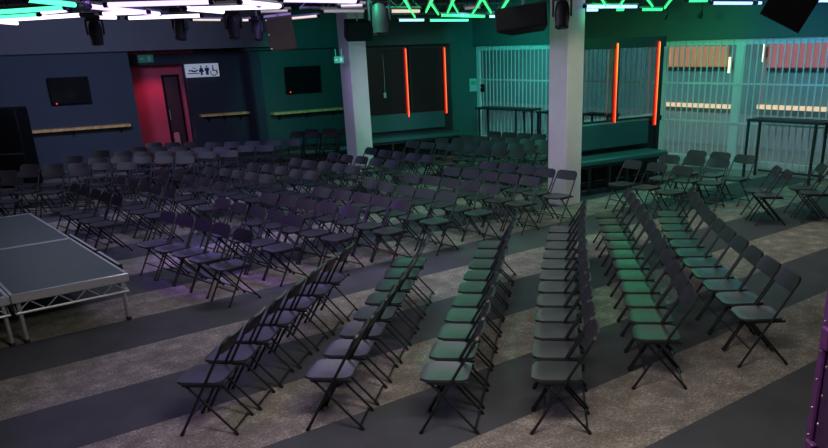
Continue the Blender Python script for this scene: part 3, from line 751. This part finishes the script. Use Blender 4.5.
block(BACKR, lambda r, i: 'black folding chair, %s in the %s row of three beside the right bench' % (['left', 'middle', 'right'][i], ['nearest', 'middle', 'farthest'][r]), 'folding chairs in threes beside the right bench')
BACKG = [[(297.8, 131.7), (314.4, 132.2), (333.7, 132)], [(311.7, 129.3), (329.7, 128.6), (346.3, 129)]]
block(BACKG, lambda r, i: 'black folding chair, %s in %s trio below the green wall shelf, left of pillar' % (['left', 'middle', 'right'][i], ['front', 'back'][r]), 'folding chairs below the green wall shelf', yaw_fix=rad(-103))
# --- stepped rows along the left wall, facing the stage
WALLA = [[(-11, 176.6), (12.7, 177.5)], [(29.5, 169.8), (54.3, 169.8), (80.8, 168.8)], [(102.9, 163.1), (127, 162.7)], [(142.9, 156.8), (164, 156.8), (185.3, 156.8)], [(207.3, 151.8), (229, 150.7)], [(246.6, 145.6), (265, 145.2)]]
WALLB = [[(-15, 171), (8, 170.6)], [(30.2, 164.4), (54.3, 163.9), (78, 163.4)], [(98.2, 157.8), (121, 156.7)], [(142.9, 151.8), (164, 151.4), (185.3, 151.2)], [(203, 147.4), (222, 147)], [(253, 141.3), (273.2, 140.6), (292.5, 139.9)]]
WALLC = [[(74, 156.2)], [(100.9, 150.8), (123, 151.4)], [(138.4, 147.2), (159, 147), (179, 146.7), (199, 146.6)][:3], [(213.5, 142.3), (232.5, 142)]]
WALLD = [[(154, 142.8), (172.5, 142.8), (191.8, 142.2)]]
for nm, rws in (('front', WALLA), ('second', WALLB), ('third', WALLC), ('rearmost', WALLD)):
    cnt = [0]
    def lab(r, i, nm=nm, cnt=cnt):
        cnt[0] += 1
        return 'black folding chair, %s from left in the %s stepped row along left wall' % (ORD[cnt[0] - 1], nm)
    block(rws, lab, 'folding chairs in the stepped rows along the left wall', yaw_fix=rad(-92), deg=0)
# --- loose chairs at the right edge, facing the stage
for (px, py, lab) in ((779, 167, 'black folding chair, farther of the pair standing apart right of the last long row'), (790, 171, 'black folding chair, nearer of the pair standing apart right of the last long row'),
                      (824, 164.5, 'black folding chair, farther of the pair cut by the right photo edge'), (836, 168.5, 'black folding chair, nearer of the pair cut by the right photo edge')):
    p = at(px, py, .835); yaw = rad(172); f_ = Vector((math.cos(yaw), math.sin(yaw), 0)); c = p + f_ * .275
    place(c.x, c.y, yaw, lab, 'loose folding chairs at the right edge')

# ------------------------------------------------------------------ purple flight case at the right edge
e = aty(803, 448, 3.2); 
t = thing('flight_case', 'tall purple metal case with rivets at the lower right corner', 'case', (e.x + .008, 3.2 - .50, 0), 0)
hc = 2.0
MB().bbox((.30, .25, hc / 2), (.58, .48, hc), .01).build('body', mat('purple_panel', (.055, .018, .075), .5), t)
w = MB()
for (x, y) in ((.018, .012), (.018, .472), (.582, .012)): MB().bbox((x, y, hc / 2), (.052, .06, hc), .008).build('corner_extrusion', M_PURPLE, t)
w = MB()
for k in range(14):
    z = .1 + k * .14; w.lathe([(.007, 0), (.006, .004), (.002, .006)], (-.007, .40, z), (-1, 0, 0), 8); w.lathe([(.006, 0), (.005, .004), (.002, .006)], (-.0085, .47, z + .05), (-1, 0, 0), 8)
w.build('rivet', M_CHROME, t)['kind'] = 'stuff'
for z in (.30, 1.06, 1.62): MB().bbox((-.004, .44, z), (.03, .07, .10), .006).build('corner_brace', M_PURPLE, t)

# ------------------------------------------------------------------ overhead LED tubes, moving heads, loudspeakers
ZT = 3.40
TUBES = [  # colour, px0, py0, px1, py1, radius
 ('mint', 24, -1, 76, 4.9, .045), ('mint', -6, 12.4, 67, 7.4, .05), ('white', 41, 12.4, 70, 9.2, .07), ('mint', -4, 17.5, 40, 14.6, .04), ('white', -4, 20.4, 83, 14.8, .05), ('white', -4, 21.5, 18, 23.4, .045),
 ('violet', 88, 6.2, 160, 13.9, .045), ('white', 100, 13.8, 150, 12.0, .04), ('white', 96, 17.1, 118, 17.5, .045), ('white', 126, 18.1, 203, 15.4, .045), ('violet', 104, 4.9, 213, 1.7, .045), ('white', 184, 8.2, 224, 11.9, .06),
 ('white', 186, 9.0, 282, 6.6, .045), ('violet', 239, 1.6, 281, 6.0, .045), ('warm', 190, 19.7, 222, 19.9, .03), ('warm', 240, 20.2, 251, 19.9, .035), ('white', 258, 5.2, 282, 6.9, .05), ('violet', 279, -.6, 358, 1.0, .045),
 ('dim', 258, 11.8, 291, 10.6, .035), ('warm', 281, 19.3, 319, 15.8, .035), ('dim', 320.5, 11.2, 366, 11, .04), ('dim', 338, 6.3, 366, 5.3, .04), ('warm', 388.5, 11.2, 421.5, 11, .05),
 ('ice', 397, 20.2, 425, 20, .06), ('mint', 428, 20.3, 469, 20.2, .05), ('green', 439, 15.2, 485, 16.4, .05), ('ice', 487.3, 16.4, 499.5, 16.4, .055), ('dim', 464, 8.6, 483, 6.8, .035),
 ('green', 404, -1, 415, 17.5, .03), ('green', 432.5, -1, 426, 12.2, .03), ('green', 430.7, 3, 438.5, 14.6, .03), ('green', 454, -1, 447.5, 13, .03), ('green', 451.5, 1.5, 458, 13, .022), ('green', 482, -1, 472.6, 13.8, .03), ('green', 483, -.5, 491, 13, .03), ('green', 508.5, -1, 499, 13.8, .034),
 ('blue', 584, 6.5, 638, 6.5, .045), ('blue', 584, 10, 599, 9.9, .045), ('green', 614, 9.6, 625, 9.5, .05), ('green', 640, 9.5, 663, 9.4, .055), ('green', 601.5, -1, 606, 6, .03), ('green', 624, -1, 620.3, 6, .03), ('green', 647, -1, 652.7, 6.7, .03), ('green', 671.5, -1, 664.7, 8.2, .034),
 ('green', 686, .6, 709, .4, .04), ('blue', 710.8, 3, 753, 3.2, .045), ('blue', 755.6, 2.9, 762.5, 2.9, .045), ('blue', 813, .7, 835, .9, .04)]
NAMEC = {'mint': 'mint green', 'white': 'bright white', 'violet': 'violet', 'warm': 'warm white', 'dim': 'unlit grey', 'ice': 'icy blue', 'green': 'green', 'blue': 'blue'}
cnt = {}
for (cn, x0, y0, x1, y1, r) in sorted(TUBES, key=lambda q: (q[1] + q[3]) / 2):
    steep = abs(y1 - y0) > abs(x1 - x0) * .6
    key = (cn, steep); cnt[key] = cnt.get(key, 0) + 1
    a = at(x0, y0, ZT); b = at(x1, y1, ZT); L = (b - a).length
    lab = '%s %sLED tube under the ceiling, %s of its colour counted from the left' % (NAMEC[cn], 'slanting ' if steep else '', ORD[cnt[key] - 1])
    r = min(r, .045) * .60
    t = thing('led_tube', lab, 'light', tuple(a), math.atan2((b - a).y, (b - a).x), 'overhead LED tubes')
    for x in (L * .2, L * .8): MB().tube([(x, 0, r + .02), (x, 0, CEIL - ZT + .01)], .006, 5).build('hanger', M_BLACK, t)
    if steep:      # a broken line of glowing dashes
        w = MB(); n = max(3, int(L / .5))
        for k in range(n): w.tube([(L * (k + .14) / n, 0, 0), (L * (k + .86) / n, 0, 0)], r * .85, 8)
        w.build('diffuser', LED[cn], t)
        MB().box((L / 2, 0, r + .012), (L, .035, .03)).build('channel', M_TRUSS, t)
    else:
        MB().tube([(.04, 0, 0), (L - .04, 0, 0)], r, 10).build('diffuser', LED[cn], t)
        MB().box((L / 2, 0, r + .012), (L, .04, .03)).build('channel', M_TRUSS, t)
        for x in (.02, L - .02): MB().tube([(x - .025, 0, 0), (x + .025, 0, 0)], r * 1.12, 10).build('end_cap', M_BLACK, t)
# dark truss bars the tubes hang from
for k, (x0, y0, x1, y1, lab) in enumerate(((-6, 6, 300, 1.5, 'dark truss bar above the violet and white tubes'), (300, 8, 420, 8, 'dark truss bar in front of the left pillar'), (392, 14, 512, 12, 'dark truss bar above the green zigzag left of the right pillar'), (584, 9.5, 640, 9.5, 'dark truss bar among the blue tubes right of the right pillar'))):
    a = at(x0, y0, ZT + .14); b = at(x1, y1, ZT + .14); d = (b - a); L = d.length
    t = thing('truss_bar', lab, 'truss', tuple(a), math.atan2(d.y, d.x), 'overhead truss bars')
    w = MB(); w.tube([(0, 0, 0), (L, 0, 0)], .025, 8); w.tube([(0, 0, .2), (L, 0, .2)], .025, 8); w.build('chord', M_TRUSS, t)
    w = MB(); n = max(4, int(L / .25))
    for j in range(n): w.tube([(L * j / n, 0, .2 * (j % 2)), (L * (j + 1) / n, 0, .2 * ((j + 1) % 2))], .01, 5)
    w.build('bracing', M_TRUSS, t)
    w = MB()
    for x in (.1, L - .1): w.tube([(x, 0, .2), (x, 0, CEIL - ZT - .14)], .01, 6)
    w.build('hanger', M_TRUSS, t)

M_HEAD = mat('moving_head_black', (.010, .010, .016), .5, spec=.15)
M_LENS = mat('lens_glass', (.02, .03, .05), .08)
def moving_head(label, px, py0, py1, dist, yaw, tilt, lens=None):
    a = aty(px, py0, dist); b = aty(px, py1, dist); hgt = a.z - b.z; s = hgt / .54
    t = thing('moving_head_light', label, 'stage light', (a.x, a.y, a.z), yaw, 'overhead moving head lights')
    MB().bbox((0, 0, -.06 * s), (.30 * s, .24 * s, .13 * s), .02).build('base', M_HEAD, t)
    w = MB()
    for e in (-1, 1): w.bbox((e * .155 * s, 0, -.26 * s), (.035 * s, .12 * s, .30 * s), .01)
    w.box((0, 0, -.135 * s), (.34 * s, .12 * s, .03 * s)); w.build('yoke', M_HEAD, t)
    ax = Vector((0, -math.sin(tilt), -math.cos(tilt))); c = Vector((0, 0, -.37 * s))
    hd = MB().lathe([(.06 * s, -.22 * s), (.10 * s, -.20 * s), (.125 * s, -.10 * s), (.13 * s, .05 * s), (.115 * s, .16 * s), (.12 * s, .22 * s), (.105 * s, .225 * s)], c, ax, 16).build('head', M_HEAD, t)
    MB().lathe([(.10 * s, 0), (.098 * s, .01 * s), (.06 * s, .02 * s)], c + ax * .222 * s, ax, 16).build('lens', lens or M_LENS, hd)
    MB().tube([(0, 0, 0), (0, 0, max(.02, CEIL - a.z + .015))], .02, 8).build('clamp_pole', M_TRUSS, t)
moving_head('moving head light with green glow at the far left of the rig', 92, 13, 42, 13.5, rad(20), rad(8))
moving_head('moving head light above the long oak shelf, left of the toilet sign', 177.5, 8, 37, 13.5, rad(-25), rad(12))
moving_head('moving head light above the toilet sign', 231, 7, 36, 13.5, rad(30), rad(10))
moving_head('small moving head light beside the brown loudspeaker', 256.5, 16, 38, 15.5, rad(-20), rad(12))
moving_head('large moving head light in front of the left pillar top', 378, -8, 30, 10.8, rad(10), rad(6))
moving_head('large moving head light in front of the right pillar top', 562.5, -9, 25, 10.8, rad(-10), rad(18))
def speaker(label, cpx, cpy, dist, w_, h_, d_, yaw, pitch, m=M_BLACK, roll=0.0, wedge=.0, dots=False):
    c = aty(cpx, cpy, dist)
    t = thing('hanging_loudspeaker', label, 'loudspeaker', tuple(c), yaw, 'hanging loudspeakers')
    R = Matrix.Rotation(pitch, 3, 'X') @ Matrix.Rotation(roll, 3, 'Y')
    # front (-y) wider than the back
    k = 1 - wedge
    poly = [(-w_ / 2, -d_ / 2), (w_ / 2, -d_ / 2), (w_ / 2 * k, d_ / 2), (-w_ / 2 * k, d_ / 2)]
    MB().prism(poly, -h_ / 2, h_ / 2, lambda a, b, e: R @ Vector((a, b, e))).build('cabinet', m, t)
    MB().box(R @ Vector((0, -d_ / 2 - .012, 0)), (w_ * .94, .025, h_ * .92), 0, R).build('grille', m if dots else M_GRILLE, t)
    if dots:
        b_ = MB()
        for z in (-.42, 0, .42): b_.lathe([(.018, 0), (.014, .012), (.004, .016)], R @ Vector((-w_ * .44, -d_ / 2 - .025, z * h_)), R @ Vector((0, -1, 0)), 8)
        b_.build('fixing', M_CHROME, t)
    top = (R @ Vector((0, 0, h_ / 2)))
    MB().tube([(top.x, top.y, top.z - .04), (top.x, top.y, max(top.z + .05, CEIL - c.z))], .018, 6).build('hanger', M_TRUSS, t)
speaker('large black wedge loudspeaker at the top right above the shutters', 797, -6, 9.0, .46, .56, .45, rad(-28), rad(12), wedge=.45, roll=rad(28))
speaker('wide black loudspeaker hanging left of the right pillar', 524, 19.5, 11.5, .72, .30, .40, rad(-18), rad(-8), wedge=.35, roll=rad(-6))
speaker('black loudspeaker box fixed to the right side of the left pillar', 357, 30, 17.5, .55, .36, .40, rad(24), rad(14), wedge=.2)
speaker('brown slanted loudspeaker with bright fixings hanging left of the left pillar', 280.5, 32, 13.8, .44, .52, .35, rad(12), rad(8), M_BROWN, roll=rad(-5), dots=True)
for (px, y0, y1, lab) in ((667, 12, 19, 'small black spotlight hanging over the right neon partition'), (702, 10, 18, 'small black spotlight hanging over the first right window bay')):
    a = aty(px, y0, 17.0); b = aty(px - 1.5, y1, 17.0); c_ = b - a
    t = thing('spotlight', lab, 'spotlight', tuple(a), 0, 'small black spotlights over the windows')
    MB().tube([(0, 0, 0), tuple(c_ * .35)], .018, 6).build('arm', M_BLACK, t)
    MB().lathe([(.035, 0), (.05, .04), (.055, abs(c_.z) * .75)], c_ * .3, (c_ + Vector((-.05, 0, 0))).normalized(), 10).build('can', M_BLACK, t)
    MB().tube([(0, 0, 0), (0, 0, CEIL - a.z)], .010, 6).build('drop_rod', M_BLACK, t)

# ------------------------------------------------------------------ light
wd_ = bpy.data.worlds.new('world'); SC.world = wd_; wd_.use_nodes = True
wd_.node_tree.nodes['Background'].inputs[0].default_value = (.03, .035, .05, 1); wd_.node_tree.nodes['Background'].inputs[1].default_value = .25
def lamp(kind, name, loc, energy, col, size=.3, tgt=None, angle=60, blend=.6, sy=None):
    ld = bpy.data.lights.new(name, kind); ld.energy = energy; ld.color = col
    if kind == 'AREA':
        ld.size = size
        if sy: ld.shape = 'RECTANGLE'; ld.size_y = sy
    elif kind == 'SPOT': ld.spot_size = rad(angle); ld.spot_blend = blend; ld.shadow_soft_size = size
    else: ld.shadow_soft_size = size
    o = bpy.data.objects.new(name, ld); COL.objects.link(o); o.location = loc
    if tgt is not None: o.rotation_euler = (Vector(tgt) - Vector(loc)).to_track_quat('-Z', 'Y').to_euler()
    return o
lamp('AREA', 'house_light_front', (0.3, 3.5, 3.85), 177.973, (1, .93, .88), 2.2, (0.4, 6.5, 0), sy=1.2)
lamp('AREA', 'house_light_middle', (-1.0, 11.0, 3.85), 117.3, (.86, .82, 1), 3.0, (-1.0, 11.5, 0))
lamp('AREA', 'house_light_left', (-7.5, 15, 3.85), 70.72, (.70, .72, 1), 3.0, (-7.5, 15.5, 0))
lamp('AREA', 'house_light_right', (4.6, 11.5, 3.85), 62.56, (.95, .92, .85), 2.4, (4.6, 12, 0))
lamp('SPOT', 'violet_spot', (-4.2, 9.5, 3.7), 444.6, (.42, .20, 1), .15, (-2.6, 11.2, 0), 62)
lamp('SPOT', 'violet_spot_left', (-3.5, 11, 3.7), 195, (.40, .28, 1), .15, (-4.6, 14.0, 0), 70)
lamp('SPOT', 'violet_spot_front', (-4.2, 4.0, 3.7), 167.58, (.45, .30, 1), .15, (-1.6, 6.6, 0.2), 62)
lamp('SPOT', 'blue_spot_wall_rows', (-5.0, 13.5, 3.7), 91, (.18, .25, 1), .15, (-5.9, 17.4, .6), 40)
lamp('SPOT', 'green_spot_centre', (-1.2, 10.4, 3.7), 240, (.04, 1, .42), .15, (.6, 13.2, .3), 62)
lamp('SPOT', 'green_spot_rows', (-1.0, 6.0, 3.7), 86.45, (.06, 1, .55), .12, (0.25, 7.6, .4), 42)
lamp('SPOT', 'teal_spot_rows', (.2, 7.5, 3.7), 54.6, (.05, .75, 1), .12, (0.2, 9.2, .4), 34)
lamp('SPOT', 'green_spot_right_rows', (1.0, 7.2, 3.7), 56.1, (.12, 1, .45), .12, (2.1, 8.6, .4), 44)
lamp('SPOT', 'teal_spot_right_rows', (2.6, 8.0, 3.7), 56.1, (.04, .8, .80), .12, (2.9, 9.2, .3), 48)
lamp('SPOT', 'teal_flood_right', (3.4, 12.0, 3.7), 147, (.02, .80, .72), .2, (5.2, 16.6, .2), 80)
lamp('SPOT', 'teal_flood_back', (.5, 16.0, 3.7), 231, (.02, .82, .60), .2, (1.0, 20.5, .2), 85)
lamp('SPOT', 'teal_flood_shutter_right', (4.0, 14.2, 3.3), 138.6, (.04, .85, .85), .8, (6.6, 17.4, 1.9), 75)
lamp('SPOT', 'teal_flood_shutter_middle', (1.0, 19.5, 3.4), 436.8, (.02, .95, .85), .7, (1.8, 23.0, 2.2), 70)
lamp('SPOT', 'green_flood_bulkhead', (2.6, 13.5, 3.3), 432, (.02, 1, .22), .2, (4.6, 19.0, 3.4), 60)
lamp('SPOT', 'green_flood_back_left', (-3.4, 20.2, 3.4), 300, (.02, .72, .66), .2, (-3.9, 25.6, 1.5), 62)
lamp('SPOT', 'blue_flood_right', (6.0, 12.5, 3.4), 300, (.05, .20, 1), .2, (7.8, 15.9, 3.4), 60)
lamp('SPOT', 'cool_wash_left_wall', (-7.5, 17.0, 3.4), 360, (.45, .55, 1), .3, (-9.6, 22.0, 2.6), 95)
lamp('SPOT', 'purple_pillar_right', (-1.0, 11.5, 3.5), 165, (.72, .48, 1), .2, (1.9, 14.5, 1.8), 34)
lamp('SPOT', 'purple_pillar_left', (-3.6, 14.5, 3.5), 342, (.62, .42, 1), .2, (-1.3, 19.5, 2.0), 30)
lamp('SPOT', 'cream_pillar_right', (3.8, 12.0, 3.5), 78, (.95, 1, .72), .2, (2.3, 14.4, 2.0), 40)
lamp('SPOT', 'mint_pillar_left', (.6, 16.5, 3.5), 160, (.75, .92, .92), .2, (-1.2, 19.4, 2.0), 34)
cm = (o0 + o1) / 2 + back * .55
cq = cm + nB * .35; lamp('SPOT', 'corridor_red_light', (cq.x, cq.y, ztop - .05), 26, (1, .14, .38), .3, (cm.x - nB.x * .3, cm.y - nB.y * .3, .9), 100)
for (nm, x, y, e_, col, sz) in (('sheen_fill_violet', -3.0, 14.0, 34, (.46, .34, 1), 1.6), ('sheen_fill_violet_left', -5.6, 16.8, 30, (.34, .34, 1), 1.8), ('sheen_fill_green_centre', -.5, 16.3, 36, (.04, 1, .50), 1.5), ('sheen_fill_white', 1.7, 16.6, 24, (1, .94, .92), 1.3),
                                ('sheen_fill_green_right', 4.0, 16.6, 34, (.08, 1, .46), 1.4), ('sheen_fill_teal_right', 5.4, 15.6, 17, (.03, .85, .85), 1.3)):
    lamp('AREA', nm, (x, y, 3.93), e_, col, sz, (x, y, 0))  # unseen panels added so their reflections tint the glossy seats
om = wc + dW * 8 - nW * 1.6
om = wc + dW * 6 - nW * .6; oq = wc + dW * 6 - nW * 3.6; lamp('AREA', 'outside_wall_fill', (om.x, om.y, 3.8), 236.25, (.66, .95, 1), 13, (oq.x, oq.y, .9), sy=.8)  # added fill above the glass, aimed out to brighten the outside wall
oa = wc + dW * 1.0 - nW * .4; ob = wc + dW * .6 - nW * 3.6
lamp('SPOT', 'teal_backdrop_fill', (oa.x, oa.y, 3.8), 260, (.05, .95, .85), .2, (ob.x, ob.y, 1.8), 110)  # added teal fill, makes a bright backdrop behind the middle shutters
lamp('SPOT', 'magenta_case_light', (1.2, 1.2, 3.4), 9.9, (.75, .2, 1), .1, (1.7, 3.2, 1.3), 50)
